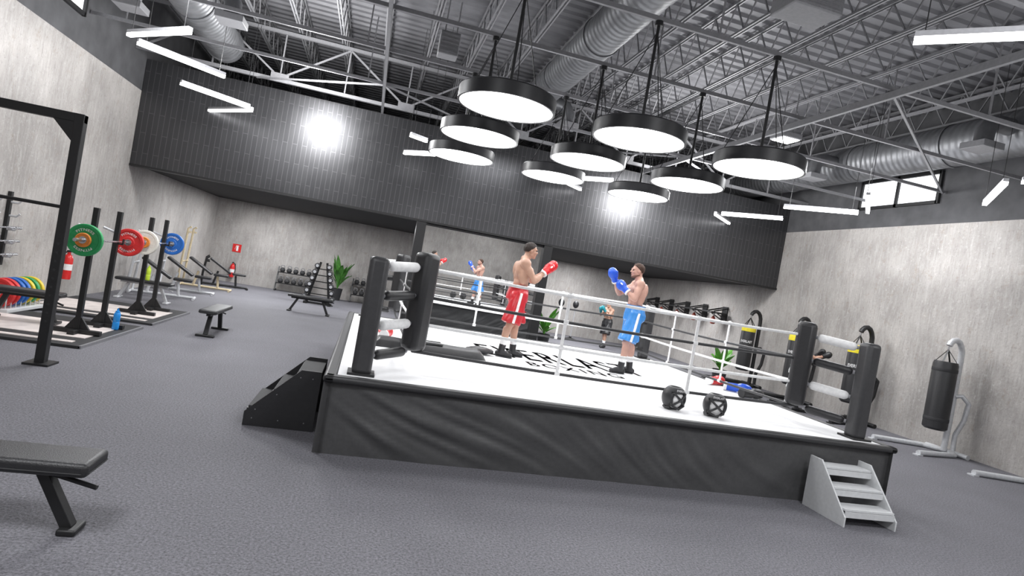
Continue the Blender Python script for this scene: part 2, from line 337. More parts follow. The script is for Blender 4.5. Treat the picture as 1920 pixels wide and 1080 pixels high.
person('shirtless man in black shorts training beyond the ring beside the reflex balls', (8.95, 21.2, 0), R(-150), {}, 'skin', 'hair', 'blacksatin', 'tealglove', None)
person('man in white shorts punching a heavy bag behind the padded right ring corner', (10.13, 12.28, 0), R(-25), dict(elR=(.3, -.2, 1.33), wrR=(.52, -.1, 1.42)), 'skin', 'hair', 'whitesatin', 'boot', None)

# ------------------------------------------------------------ setting
XL, XR, YB, YM, YF = -5.75, 11.9, 24.5, 15.9, -6.0
ZC, ZR = 4.75, 7.4
struct('floor', MB().box(((XL+XR)/2, (YF+YB)/2, -.05), (XR-XL+.4, YB-YF+.4, .1)), 'floor')
L = YB-YF; cy = (YB+YF)/2; W = XR-XL; cx = (XL+XR)/2
struct('wall_left', MB().box((XL-.1, cy, ZC/2), (.2, L, ZC)), 'concrete'); struct('wall_left_upper', MB().box((XL-.1, cy, (ZC+ZR)/2+.1), (.2, L, ZR-ZC+.2)), 'darkwall')
struct('wall_right', MB().box((XR+.1, cy, ZC/2), (.2, L, ZC)), 'concrete'); struct('wall_right_upper', MB().box((XR+.1, cy, (ZC+ZR)/2+.1), (.2, L, ZR-ZC+.2)), 'darkwall')
struct('wall_back', MB().box((cx, YB+.1, ZC/2), (W+.4, .2, ZC)), 'concrete'); struct('wall_back_upper', MB().box((cx, YB+.1, (ZC+ZR)/2+.1), (W+.4, .2, ZR-ZC+.2)), 'darkwall')
struct('wall_front', MB().box((cx, YF-.1, ZC/2), (W+.4, .2, ZC)), 'concrete'); struct('wall_front_upper', MB().box((cx, YF-.1, (ZC+ZR)/2+.1), (W+.4, .2, ZR-ZC+.2)), 'darkwall')
struct('wall_bulkhead', MB().box((cx, YM+.1, 4.27), (W-.02, .2, 2.46)), 'bulk')
struct('ceiling_lower', MB().box((cx, (YM+YB)/2+.1, 3.12), (W-.02, YB-YM-.24, .12)), 'soffit')
struct('trim_1', MB().box((cx, YM+.08, 3.02), (W-.02, .22, .05)), 'black')
MX0, MX1 = 1.04, 4.73
struct('wall_center', MB().box(((MX0+MX1)/2, YM+.3, 1.5), (MX1-MX0-.1, .3, 2.99)), 'darkwall')
struct('trim_2', MB().box((MX0+.1, YM+.13, 1.5), (.24, .3, 2.98)), 'black'); struct('trim_3', MB().box((MX1-.1, YM+.13, 1.5), (.24, .3, 2.98)), 'black')
mr = thing('wall_mirror', 'large wall mirror between dark columns behind the ring', 'mirror', ((MX0+MX1)/2, YM+.12, 0))
MB().box((0, 0, 1.52), (MX1-MX0-.44, .02, 2.86)).build('mirror_glass', 'mirror', mr)
for z in (.06, 2.96): MB().box((0, -.005, z), (MX1-MX0-.44, .05, .06)).build('frame_rail', 'black', mr)
dk = MB(); ys = []; y = YF-.1
while y < YB+.1: ys += [(y, 0), (y+.13, 0), (y+.17, .05), (y+.26, .05)]; y += .3
n = len(ys); dk.grid(lambda u, v: V((XL-.1+u*(W+.2), ys[round(v*(n-1))][0], ZR+ys[round(v*(n-1))][1])), 1, n-1)
struct('ceiling', dk, 'deck', smooth=False)
tn = 4
for i in range(18):
    x = XL+.4+i*.98; j = MB()
    for z in (6.75, 7.34):
        for q in (-.03, .03): j.box((x+q, cy, z), (.025, L, .04))
    yy = YF; k = 0
    while yy < YB-.5:
        j.bar((x, yy, 6.76 if k % 2 else 7.33), (x, yy+.34, 7.33 if k % 2 else 6.76), .022); yy += .34; k += 1
    struct('trim_%d' % tn, j, 'steel', smooth=False); tn += 1
for x in (-.3, 6.6):
    g = MB().box((x, 4.6, 5.35), (.055, 21, .1)); struct('trim_%d' % tn, g, 'steel', smooth=False); tn += 1
for yb in (3.2, 7.15, 9.0, 10.85, 13.0):
    g = MB().box((cx, yb, 5.45), (W-.02, .045, .06))
    for k in range(12):
        x = XL+.6+k*1.5
        if k % 3 == 0: g.bar((x, yb, 5.47), (x, yb, 6.76), .022)
    struct('trim_%d' % tn, g, 'steel', smooth=False); tn += 1
for yb in (15.2, 4.9):
    g = MB(); g.box((cx, yb, 5.55), (W-.02, .08, .08)).box((cx, yb, 6.66), (W-.02, .08, .07)); k = 0; x = XL+.1
    while x+1.47 < XR:
        g.bar((x, yb, 5.6 if k % 2 == 0 else 6.62), (x+1.47, yb, 6.62 if k % 2 == 0 else 5.6), .04); g.bar((x+1.47, yb, 5.58), (x+1.47, yb, 6.62), .03)
        if k % 2: g.box((x+1.47, yb-.05, 5.6), (.4, .02, .2))
        x += 1.47; k += 1
    struct('trim_%d' % tn, g, 'steel', smooth=False); tn += 1
g = MB()
for (a, b) in (((-.3, 13, 5.42), (-3.2, 15.2, 5.5)), ((-.3, 13, 5.42), (2.2, 15.2, 5.5)), ((6.6, 13, 5.42), (9.2, 15.2, 5.5)), ((6.6, 13, 5.42), (4.2, 15.2, 5.5)), ((6.6, 7.15, 5.42), (11.8, 10.85, 5.42)), ((-.3, 7.15, 5.42), (-5.6, 10.85, 5.42))): g.bar(a, b, .035)
struct('trim_%d' % tn, g, 'steel', smooth=False); tn += 1
def window(i, x, sx, y0, y1, z0, z1):
    f = MB(); ym = (y0+y1)/2; zm = (z0+z1)/2
    for yy in (y0, ym, y1): f.box((x+sx*.03, yy, zm), (.07, .07, z1-z0+.07))
    for zz in (z0, z1): f.box((x+sx*.03, ym, zz), (.07, y1-y0, .07))
    o = struct('window_%d' % i, f, 'black', smooth=False)
    MB().box((x+sx*.012, ym, zm), (.012, y1-y0, z1-z0)).build('pane', 'pane', o)
window(1, XR, -1, 11.0, 13.2, 5.25, 5.92); window(2, XL, 1, 11.2, 12.7, 5.3, 6.0)

# ------------------------------------------------------------ boxing ring
RX, RY, H = 3.02, 8.96, 3.25
ring = thing('boxing_ring', 'raised boxing ring with white canvas, black skirt and white and black ropes', 'boxing ring', (RX, RY, 0))
MB().box((0, 0, MZ-.03), (2*H-.24, 2*H-.24, .06)).build('canvas', 'canvas', ring)
rg = lambda x: 1-abs(math.sin(x))**.8
for k in range(4):
    rot = Matrix.Rotation(k*PI/2, 3, 'Z')
    e = MB(); e.box(rot @ V((0, -H+.06, MZ-.025)), (2*H, .12, .07), rot); e.build('edge_trim', 'rim', ring, bevel=.03)
    def sk(u, v, rot=rot, k=k):
        x = -H+.01+u*(2*H-.02); z = v*(MZ-.05)
        ph = x*.8+z*1.35+.22*math.sin(1.7*x+k)+.12*math.sin(5*z+x)
        A = .28+.85*math.exp(-((u-.14)/.2)**2)+.25*math.exp(-((u-.55)/.12)**2)
        d = A*(.024*rg(5.5*ph)+.016*rg(10*ph+1.3+z*2)+.006*math.sin(33*ph+x))+.006*math.sin(6*x-9*z+k)
        ed = min(1, u*14)*min(1, (1-u)*14)
        return rot @ V((x, -H+.065-(d+.004)*ed*math.sin(PI*(.12+.80*v)), z))
    MB().grid(sk, 300, 22).build('skirt', 'skirt', ring, ang=180)
fr = MB()
for a in (-2, 0, 2):
    for b in (-2, 0, 2): fr.box((a, b, .33), (.12, .12, .66))
fr.box((0, 0, .655), (6.2, 6.2, .03)); fr.build('deck_frame', 'black', ring)
link('lettering', map_mesh(text_mesh('EVERLAST', 2.75, 1.15, .004, 1.2, .022), lambda x, y: V((x+.25, y+.5, MZ+.003))), 'ink', ring)
link('lettering', map_mesh(text_mesh('BOXING', 1.5, .36, .006, 1.3, .015), lambda x, y: V((x+.2, y-.46, MZ+.003))), 'ink', ring)
RH = (1.12, .82, .52, .22); RP = 2.42; PP = 2.92
for i, (qx, qy) in enumerate(((-1, -1), (1, -1), (1, 1), (-1, 1))):
    px, py = qx*PP, qy*PP; rot = Matrix.Rotation(PI/4, 3, 'Z')
    po = MB().box((px, py, MZ+.58), (.19, .19, 1.16)).build('corner_post', 'post', ring, bevel=.05)
    MB().box((px, py, MZ+.012), (.26, .26, .024)).build('base_plate', 'black', po, bevel=.004)
    pd = MB().box((qx*RP, qy*RP, MZ+.76), (.225, .225, 1.06), rot).build('corner_pad', 'leather', ring, bevel=.06)
    for z, h in enumerate(RH):
        a, b = V((px-qx*.08, py-qy*.08, MZ+h-.04)), V((qx*(RP+.07), qy*(RP+.07), MZ+h))
        tb = MB(); tb.cap(a.lerp(b, .14), .052, a.lerp(b, .84), .052); o = tb.build('turnbuckle_sleeve', 'wht' if z % 2 == 0 else 'leather', ring)
        MB().cyl(a, b, .022, n=10).build('turnbuckle', 'lsteel', o)
for z, h in enumerate(RH):
    pts = []
    for (qx, qy), (rx2, ry2) in (((-1, -1), (1, -1)), ((1, -1), (1, 1)), ((1, 1), (-1, 1)), ((-1, 1), (-1, -1))):
        for k in range(12):
            u = k/12; sag = -.03*4*u*(1-u); pts.append((qx*RP+(rx2-qx)*RP*u, qy*RP+(ry2-qy)*RP*u, MZ+h+sag))
    MB().tube(pts, .018, 10, closed=True).build('rope', 'rope' if z % 2 == 0 else 'brope', ring)
for k in range(4):
    rot = Matrix.Rotation(k*PI/2, 3, 'Z')
    for x in (-.76, .9):
        s = MB().box(rot @ V((x, -RP, MZ+.65)), (.036, .014, .96), rot)
        for h in RH: s.cyl(rot @ V((x-.03, -RP, MZ+h-.025)), rot @ V((x+.03, -RP, MZ+h-.025)), .025, n=12)
        s.build('rope_spacer', 'rope', ring)

# steps
def steps(name, label, loc, rz, w, prof, treads, m, tm):
    t = thing(name, label, 'steps', loc, rz)
    for x in (0, w-.02): MB().prism([(x, a, b) for a, b in prof], (.02, 0, 0)).build('side_panel', m, t, bevel=.003)
    for (ya, yb, z) in treads: MB().box((w/2, (ya+yb)/2, z-.012), (w-.042, abs(yb-ya), .024)).build('tread', tm, t, bevel=.004)
    for (ya, yb, z) in treads: MB().box((w/2, yb-.006, z-.055), (w-.042, .012, .06)).build('riser', m, t)
    return t
steps('ring_steps', 'pale grey three tread steps at the front right of the ring', (5.05, 5.67, 0), 0, .66, [(0, 0), (0, .56), (-.17, .56), (-.6, .1), (-.6, 0)], [(-.01, -.2, .5), (-.18, -.39, .34), (-.37, -.57, .18)], 'pstep', 'pstep')
bs = steps('ring_steps', 'black steps with studded side against the left side of the ring', (-.27, 7.25, 0), -PI/2, .85, [(0, 0), (0, .62), (-.2, .62), (-.68, .14), (-.68, 0)], [(-.01, -.24, .58), (-.2, -.44, .39), (-.4, -.65, .2)], 'leather', 'rubber')
for (a, b) in ((-.1, .08), (-.35, .08), (-.6, .08), (-.08, .54), (-.2, .54), (-.4, .34), (-.58, .17)):
    MB().sph((.851, a, b), (.004, .007, .007), u=10, v=6).build('stud', 'steel', bs)

# gloves, guards and pads lying on the canvas
def loose_glove(m, label, loc, rz):
    t = thing('boxing_glove', label, 'boxing glove', loc, rz); t.scale = (1.25, 1.25, 1.25)
    g = MB(); g.sph((.06, 0, .068), (.11, .075, .065)); g.cyl((-.17, 0, .057), (-.02, 0, .06), .052, .056, 18); g.cap((-.02, .05, .06), .028, (.09, .085, .06), .027)
    blob('mitt', g, m, t, .009, 3); MB().cyl((-.185, 0, .0575), (-.15, 0, .0575), .0555, .0565, 18).build('cuff', 'wht' if m != 'leather' else 'rubber', t)
loose_glove('redglove', 'red boxing glove lying on canvas by the right ropes', G(1342, 722, MZ), R(25)); loose_glove('blueglove', 'blue boxing glove lying on canvas by the right ropes', G(1384, 737, MZ), R(-30))
loose_glove('leather', 'black boxing glove at canvas edge near the blue glove', G(1410, 748, MZ), R(10)); loose_glove('redglove', 'red boxing glove lying behind the left corner post', G(722, 634, MZ), R(80))
def headguard(label, loc, rz):
    t = thing('headguard', label, 'headguard', loc, rz); s = MB(); s.sph((0, 0, .14), (.135, .125, .14), u=36, v=24)
    dl = [f for f in s.bm.faces if (lambda c: (c.x > .05 and abs(c.y) < .095 and -.11 < c.z-.14 < .07) or c.z < .03 or c.z > .265)(f.calc_center_median())]
    bmesh.ops.delete(s.bm, geom=dl, context='FACES'); s.build('shell', 'leather', t, solid=.022)
    ln = MB(); ln.sph((-.0, 0, .14), (.112, .106, .118), u=24, v=16); ln.build('lining', 'lining', t)
    b = MB(); b.tube([(.112-abs(q[0])*.03, .088*q[0], .14+q[1]) for q in ((-1, -.08), (-1.05, 0), (-.9, .065), (0, .085), (.9, .065), (1.05, 0), (1, -.08), (0, -.112))], .012, 10, closed=True); b.build('face_rim', 'leather', t)
    MB().tube([(.09, -.085, .205), (.131, 0, .135), (.09, .085, .065)], .013).tube([(.09, .085, .205), (.132, 0, .135), (.09, -.085, .065)], .013).build('face_bars', 'leather', t)
    m = map_mesh(text_mesh('EVERLAST', .13, .024, .01), lambda x, y: V((.122*math.cos(x/.122)+.0, .122*math.sin(x/.122), .24+y))); link('lettering', m, 'wht', t)
    MB().cyl((-.02, 0, .012), (.02, 0, .012), .06, .06).tube([(-.05, -.09, .03), (0, -.1, .02), (.06, -.085, .035)], .014).build('chin_strap', 'leather', t)
headguard('black headguard on the front canvas, left one of the pair', G(1260, 768, MZ), R(-78)); headguard('black headguard on the front canvas, right one of the pair nearer the steps', G(1337, 782, MZ), R(-105))
t = thing('kick_pad', 'long flat black pad lying on canvas behind the left corner post', 'strike pad', (1.0, 8.3, MZ), R(2))
def kp(top):
    def f(u, v):
        x = -.8+1.56*u; y = (v-.5)*.42; e = math.sin(PI*min(1, max(0, v)))**.25*min(1, (u*16)**.5, ((1-u)*16)**.5)
        h = (.12+.006*math.sin(14*u)*(1-abs(v-.5)))*e
        return V((x, y, max(.004, h) if top else .002))
    return f
MB().grid(kp(1), 48, 14).grid(kp(0), 48, 14).build('cover', 'leather', t, ang=180)
for y in (-.12, .12): MB().box((-.1, y, .124), (.5, .04, .012)).build('strap', 'rubber', t, bevel=.004)
t = thing('focus_mitt', 'oval black focus mitt on canvas beside the lying pad', 'focus mitt', G(898, 664, MZ), R(10))
MB().sph((0, 0, .06), (.2, .14, .055)).build('pad', 'leather', t); MB().tube([(.2*math.cos(a), .14*math.sin(a), .06) for a in [k*PI/12 for k in range(24)]], .018, 8, closed=True).build('piping', 'rubber', t)

# ------------------------------------------------------------ pendants and strip lights
def pendant():
    t = thing('disc_pendant', '', 'pendant light', (0, 0, 0))
    MB().lathe([(.0, .17), (.57, .17), (.59, .15), (.59, .0), (.565, .0), (.565, .03), (0, .03)], 48).build('shade', 'lampbody', t)
    MB().lathe([(0, .005), (.562, .005), (.562, .028), (0, .028)], 48).build('diffuser', 'disc', t)
    MB().cyl((0, 0, .16), (0, 0, 1.46), .02, n=12).build('rod', 'black', t)
    for k in range(3): a = k*2*PI/3+.5; MB().cyl((.5*math.cos(a), .5*math.sin(a), .17), (0, 0, 1.4), .006, n=6).build('wire', 'black', t)
    MB().cyl((0, 0, 1.46), (0, 0, 1.52), .05, n=20).build('ceiling_mount', 'black', t)
    return t
P0 = pendant(); rows = ('front', 'middle', 'back'); cols = ('left', 'centre', 'right')
for i in range(3):
    for j in range(3):
        loc = (RX-.02+(j-1)*1.74, 9.0+(i-1)*1.85, 3.9); lab = 'round black disc pendant over ring, %s row, %s column' % (rows[i], cols[j])
        if i == j == 0: P0.location = loc; P0['label'] = lab; P0['group'] = 'disc pendants over the ring'
        else: dup(P0, loc, 0, lab, 'disc pendants over the ring')
ZL = 4.6
strips = [((243, 70), (358, 65), 'short strip light nearest the left wall, top of left zigzag'), ((260, 85), (422, 148), 'long strip light second in the left zigzag'), ((340, 160), (468, 205), 'long strip light third in the left zigzag'), ((393, 210), (473, 210), 'short strip light ending the left zigzag before the dark bulkhead'),
 ((770, 257), (800, 268), 'short strip light glimpsed left of the stacked disc pendants'), ((758, 290), (815, 293), 'strip light half hidden behind the left disc pendants'), ((1058, 344), (1088, 358), 'short slanted strip light under the centre disc pendants'), ((1088, 338), (1148, 342), 'strip light peeking out between centre disc pendants'),
 ((1340, 404), (1366, 421), 'short strip light at left end of right zigzag'), ((1352, 404), (1466, 413), 'strip light before the bulkhead in the right zigzag'), ((1468, 391), (1607, 403), 'long strip light below the right wall window'), ((1625, 401), (1625, 371), 'strip light seen end-on beneath the window'), ((1843, 386), (1882, 347), 'slanted strip light near the right wall duct'), ((1912, 345), (1990, 350), 'strip light cut off by the right picture edge'), ((1708, 84), (1960, 74), 'nearest strip light at top right of the room')]
for (a, b, lab) in strips:
    zl = 4.4 if a == (758, 290) else ZL
    A, B = G(*a, zl), G(*b, zl); m = (A+B)/2; d = B-A; ln = d.length
    t = thing('strip_light', 'white '+lab, 'strip light', m, math.atan2(d.y, d.x), 'hanging strip lights')
    MB().box((0, 0, .075), (ln, .07, .05)).build('housing', 'alu', t); MB().box((0, 0, .025), (ln, .066, .05)).build('diffuser', 'led', t)
    for q in (-.42, .42): MB().cyl((ln*q, -.02, .1), (ln*q, -.02, ZR-zl-.01), .005, n=5).build('wire', 'black', t)

# ------------------------------------------------------------ ducts and ceiling equipment
def duct(label, x, z, r, y0, y1, outs):
    t = thing('ventilation_duct', label, 'duct', (x, 0, z)); M = Matrix.Rotation(-PI/2, 4, 'X')
    MB().lathe([(0, y0), (r, y0), (r, y1), (r*.96, y1), (0, y1-.02)], 32, M).build('pipe', 'duct', t)
    yy = math.ceil(y0)+3
    while yy < y1: MB().lathe([(r, yy-.03), (r+.02, yy-.03), (r+.02, yy+.03), (r, yy+.03)], 32, M).build('joint_band', 'duct', t); yy += 2.4
    for yy, q in outs:
        MB().tube([(q*r*.8, yy, 0), (q*(r+.25), yy, .0), (q*(r+.42), yy, -.05), (q*(r+.5), yy, -.18), (q*(r+.52), yy, -.42)], .15, 16).build('branch', 'duct', t)
        MB().box((q*(r+.52), yy, -.47), (.46, .46, .12)).build('diffuser_box', 'grey', t, bevel=.01)
    return t
duct('silver spiral duct at the upper left with two elbow outlets', -3.9, 5.98, .38, YF+.1, 15.0, [(11.6, 1), (12.2, -1)])
duct('silver spiral duct above the disc pendants', 3.2, 6.3, .34, YF+.1, 17.8, [(14.2, 1)])
duct('large silver spiral duct along the right wall above the window', 10.95, 6.12, .42, YF+.1, 18.5, [(8.6, -1), (12.8, -1)])
def hung_box(name, label, cat, loc, d, m, face=None, top=6.73):
    t = thing(name, label, cat, loc); MB().box((0, 0, 0), d).build('housing', m, t, bevel=.02)
    for q in (-1, 1): MB().cyl((q*d[0]*.3, 0, d[2]/2-.02), (q*d[0]*.3, 0, top-loc[2]), .015, n=8).build('hanger', 'steel', t)
    if face: MB().box((0, 0, -d[2]/2-.006), (d[0]*.84, d[1]*.84, .014)).build('front', face, t)
    else:
        g = MB().box((0, -d[1]/2-.004, 0), (d[0]*.9, .012, d[2]*.86))
        for k in range(5): g.box((0, -d[1]/2-.015, -d[2]*.36+k*d[2]*.18), (d[0]*.85, .02, d[2]*.06))
        g.build('grille', 'steel', t)
hung_box('unit_heater', 'grey box heater hung from roof at upper right', 'heater', G(1510, 14, 6.0), (.7, .5, .28), 'grey'); hung_box('ceiling_lamp', 'square bright lamp beside the right duct', 'ceiling lamp', G(1472, 258, 5.8), (.45, .45, .12), 'grey', 'led')
hung_box('speaker', 'grey hanging speaker above the leftmost disc pendants', 'speaker', G(842, 88, 5.9), (.36, .32, .42), 'grey')

# ------------------------------------------------------------ left side gym gear
t = thing('power_rack', 'tall black wall rack with crossbeam at the left edge', 'rack', (-3.43, 7.95, 0))
for x in (0, -2.12):
    u = MB().box((x, 0, 1.45), (.1, .1, 2.9)).build('upright', 'black', t, bevel=.006)
    MB().box((x, 0, .012), (.26, .26, .024)).build('foot_plate', 'black', u)
    for k in range(10): MB().cyl((x, -.052, .5+k*.1), (x, -.049, .5+k*.1), .014, n=10).build('pin_hole', 'rubber', u)
MB().box((-1.06, 0, 2.85), (2.22, .09, .1)).build('crossbeam', 'black', t, bevel=.006); MB().prism([(-.05, -.045, 2.8), (-.26, -.045, 2.8), (-.05, -.045, 2.58)], (0, .09, 0)).build('gusset', 'black', t)
MB().cyl((-2.12, 0, 1.82), (0, 0, 1.82), .02, n=12).build('crossbar', 'black', t)
def plate(m, label, loc, r=.225, th=.06, txt=True, group=None):
    t = thing('weight_plate', label, 'weight plate', loc, 0, group); M = Matrix.Rotation(PI/2, 4, 'X'); h = th/2
    MB().lathe([(.027, -h), (r-.008, -h), (r, -h+.008), (r, h-.008), (r-.008, h), (r*.82, h), (r*.78, h-.008), (r*.42, h-.008), (r*.38, h), (.027, h), (.027, -h)], 40, M).build('disc', m, t)
    MB().lathe([(.026, -h-.002), (.05, -h-.002), (.05, h+.003), (.026, h+.003), (.026, -h-.002)], 24, M).build('hub', 'chrome', t)
    if txt:
        for q in (1, -1): link('lettering', map_mesh(text_mesh('FITNESS', .24, .034, .012), lambda x, y: V(((.145+y)*math.sin(x/.145)*q, -h+.004, (.145+y)*math.cos(x/.145)*q))), 'wht', t)
    return t
def squat_stand(label, loc):
    t = thing('squat_stand', label, 'squat stand', loc, 0, 'squat stands')
    MB().box((0, 0, .93), (.07, .07, 1.8)).build('upright', 'black', t, bevel=.004); MB().box((0, 0, .03), (.62, .09, .06)).box((0, 0, .03), (.09, .4, .06)).build('base', 'black', t, bevel=.006)
    for q in (1, -1): MB().prism([(q*.035, -.02, .06), (q*.16, -.02, .06), (q*.035, -.02, .24)], (0, .04, 0)).build('gusset', 'black', t)
    MB().box((.06, 0, 1.33), (.1, .05, .025)).box((.105, 0, 1.37), (.015, .05, .09)).build('hook', 'black', t); MB().cyl((-.03, 0, 1.5), (-.2, 0, 1.55), .02, n=10).build('storage_peg', 'silver', t)
def barbell(label, loc):
    t = thing('barbell', label, 'barbell', loc); M = Matrix.Rotation(PI/2, 4, 'X')
    MB().lathe([(0, -.72), (.014, -.72), (.014, .72), (0, .72)], 14, M).build('shaft', 'chrome', t)
    for q in (1, -1): MB().lathe([(0, q*.70), (.04, q*.70), (.04, q*.73), (.025, q*.73), (.025, q*1.08), (0, q*1.08)], 18, M).build('sleeve', 'chrome', t)
for (bx, by, c1, c2, s1, s2, w1) in ((-3.88, 10.3, 'green', 'red', 'orange', 'yellow', 'nearer'), (-4.03, 13.05, 'white_p', 'blue', 'orange', 'yellow', 'farther')):
    n1, n2 = c1.replace('_p', ''), c2
    squat_stand('black squat stand beside the %s plate' % n1, (bx, by-.42, .05)); squat_stand('black squat stand beside the %s plate' % n2, (bx, by+.42, .05))
    barbell('%s chrome barbell racked between squat stands' % w1, (bx+.055, by, 1.41))
    plate(c1, '%s round plate on the near end of the %s barbell' % (n1, w1), (bx+.055, by-.78, 1.41)); plate(c2, '%s round plate on the far end of the %s barbell' % (n2, w1), (bx+.055, by+.78, 1.41))
    plate(s1, 'small %s plate in front of the %s plate' % (s1, n1), (bx+.055, by-.835, 1.41), .1, .04, False); plate(s2, 'small %s plate outside the %s plate' % (s2, n2), (bx+.055, by+.835, 1.41), .1, .04, False)
def platform(label, y0, y1):
    t = thing('lifting_platform', label, 'platform', (-4.55, (y0+y1)/2, 0)); MB().box((0, 0, .02), (2.15, y1-y0, .04)).build('rubber_base', 'rubber', t, bevel=.005); MB().box((-.05, 0, .044), (1.9, (y1-y0)*.52, .008)).build('wood_panel', 'wood', t)
    MB().box((-.05, -(y1-y0)*.4, .044), (1.9, .12, .008)).build('wood_strip', 'wood', t)
    MB().box((1.07, 0, .02), (.03, y1-y0, .044)).build('edge_strip', 'lsteel', t)
platform('low lifting platform under the green and red plates', 9.02, 11.3); platform('low lifting platform under the white and blue plates', 11.75, 14.0)
def bench(label, loc, rz, Ln=1.15, W2=.29, fm='black', pm='leather', pad=.07, fw=1.0):
    t = thing('flat_bench', label, 'bench', loc, rz)
    p = MB().box((0, 0, .44), (Ln, W2, pad)).build('pad', pm, t, bevel=.028); MB().tube([(x, y, .425) for x, y in ((-Ln/2+.03, -W2/2-.001), (Ln/2-.03, -W2/2-.001), (Ln/2+.001, -W2/2+.03), (Ln/2+.001, W2/2-.03), (Ln/2-.03, W2/2+.001), (-Ln/2+.03, W2/2+.001), (-Ln/2-.001, W2/2-.03), (-Ln/2-.001, -W2/2+.03))], .005, 6, closed=True).build('piping', 'rubber', p)
    MB().box((0, 0, .385), (Ln*.85, .07, .05)).build('rail', fm, t)
    for q in (1, -1):
        l = MB().bar((q*Ln*.28, 0, .37), (q*Ln*.42, 0, .03), .07, .06).build('leg', fm, t, bevel=.004); MB().box((q*Ln*.43, 0, .02), (.1, W2*fw, .04)).build('foot', fm, l, bevel=.012)
    MB().cyl((Ln*.3, 0, .36), (Ln*.52, -.03, .3), .015, n=10).build('handle', fm, t)
    return t
b0 = bench('black flat bench at the bottom left corner of the room', (-1.93, 3.93, 0), 0, 1.22, .31, fw=.5, pad=.09); b0.scale = (1, 1, .93)
bench('black flat bench standing alone between the squat stands and ring', (-2.52, 11.9, 0), PI/2, 1.25, .3)
bench('black flat bench on the floor before the dumbbell tower', (-1.4, 17.7, 0), 0, 1.2, .3); bench('black bench on platform behind the tall wall rack', (-4.75, 10.3, .05), .1, .9, .3)
def bottle(m, label, loc):
    t = thing('water_bottle', label, 'bottle', loc); MB().lathe([(0, 0), (.036, 0), (.04, .01), (.04, .09), (.036, .1), (.04, .11), (.04, .19), (.03, .215), (0, .215)], 20).build('flask', m, t); MB().lathe([(.026, .212), (.026, .235), (.012, .24), (.012, .265), (0, .265)], 16).build('cap', m, t); t.scale = (1.2, 1.2, 1.25)
bottle('bluebot', 'blue water bottle beside the red plate squat stand', G(204, 614, .048)+V((.12, -.12, 0))); bottle('lime', 'lime green water bottle on bench by left wall', (-4.72, 15.1, .475))
bench('silver framed flat bench under the lime green bottle', (-4.75, 15.1, 0), 0, 1.15, .3, 'silver')
t = thing('plate_rack', 'low white toaster rack of coloured bumper plates by left wall', 'plate rack', (-5.4, 11.3, .0)); MB().box((.0, 0, .07), (.42, 1.1, .06)).build('base', 'pstep', t, bevel=.01)
for k in range(8):
    for q in (-.15, .15): MB().tube([(q, -.5+k*.14, .09), (q, -.5+k*.14, .26)], .01, 8).build('divider', 'silver', t)
for k, (c, nm) in enumerate((('red', 'red bumper plate first in the low rack'), ('red', 'red bumper plate second in the low rack'), ('blue', 'blue bumper plate in the low rack'), ('blue', 'blue bumper plate beside the yellow ones'), ('yellow', 'yellow bumper plate in the low rack'), ('green', 'green bumper plate in the low rack'), ('yellow', 'yellow bumper plate last in the low rack'))):
    plate(c, nm, (-5.4, 10.87+k*.14, .33), .225, .07, False, 'bumper plates in low rack')
HY = 11.15
t = thing('bar_holder', 'wall mounted bar holder with pale hooks on left wall', 'bar holder', (XL, HY, 0))
for yy in (-.3, .25):
    MB().box((.03, yy, 1.3), (.05, .06, 1.2)).build('rail', 'black', t)
    for k in range(5): MB().tube([(.05, yy, .85+k*.22), (.16, yy, .85+k*.22), (.2, yy, .9+k*.22)], .018, 8).build('hook', 'silver', t)
for k in range(3):
    z = .85+k*.22+.035; b = MB(); y0, y1 = HY-1.25, HY+.5; b.cyl((XL+.12, y0, z), (XL+.12, y1, z), .014, n=10).cyl((XL+.12, y1-.35, z), (XL+.12, y1, z), .025, n=12).cyl((XL+.12, y0, z), (XL+.12, y0+.35, z), .025, n=12)
    tag(b.build('barbell', 'chrome'), ('lowest', 'middle', 'upper')[k]+' chrome barbell stored on the left wall hooks', 'barbell', 'barbells on the wall hooks')
def extinguisher(label, loc, rz):
    t = thing('fire_extinguisher', label, 'extinguisher', loc, rz); MB().lathe([(0, 0), (.08, 0), (.085, .02), (.085, .4), (.06, .47), (.03, .49), (.03, .53), (0, .53)], 24).build('cylinder', 'ext', t)
    MB().box((.0, -.03, .55), (.03, .14, .03)).cyl((0, 0, .52), (0, 0, .57), .022).build('valve_handle', 'black', t); MB().tube([(0, .03, .54), (.06, .1, .5), (.09, .1, .3), (.09, .06, .12)], .014, 8).build('hose', 'rubber', t); MB().lathe([(.0855, .18), (.0865, .18), (.0865, .3), (.0855, .3)], 24).build('label_band', 'wht', t)
    MB().box((0, .08, .3), (.06, .04, .2)).build('bracket', 'black', t)
def ext_sign(label, loc, rz):
    t = thing('safety_sign', label, 'sign', loc, rz); MB().box((0, 0, 0), (.3, .01, .3)).build('plate', 'ext', t, bevel=.002)
    MB().box((.02, -.008, -.02), (.07, .006, .17)).box((.02, -.008, .085), (.1, .006, .025)).bar((-.03, -.008, .08), (-.07, -.008, -.06), .018, .006).build('symbol', 'wht', t)
extinguisher('red fire extinguisher on back wall near left corner', (-4.87, YB-.1, .2), 0); ext_sign('red extinguisher sign on the back wall', (-4.85, YB-.01, 1.3), 0); extinguisher('red fire extinguisher on left wall behind the wall rack', (XL+.1, 13.5, .4), PI/2)

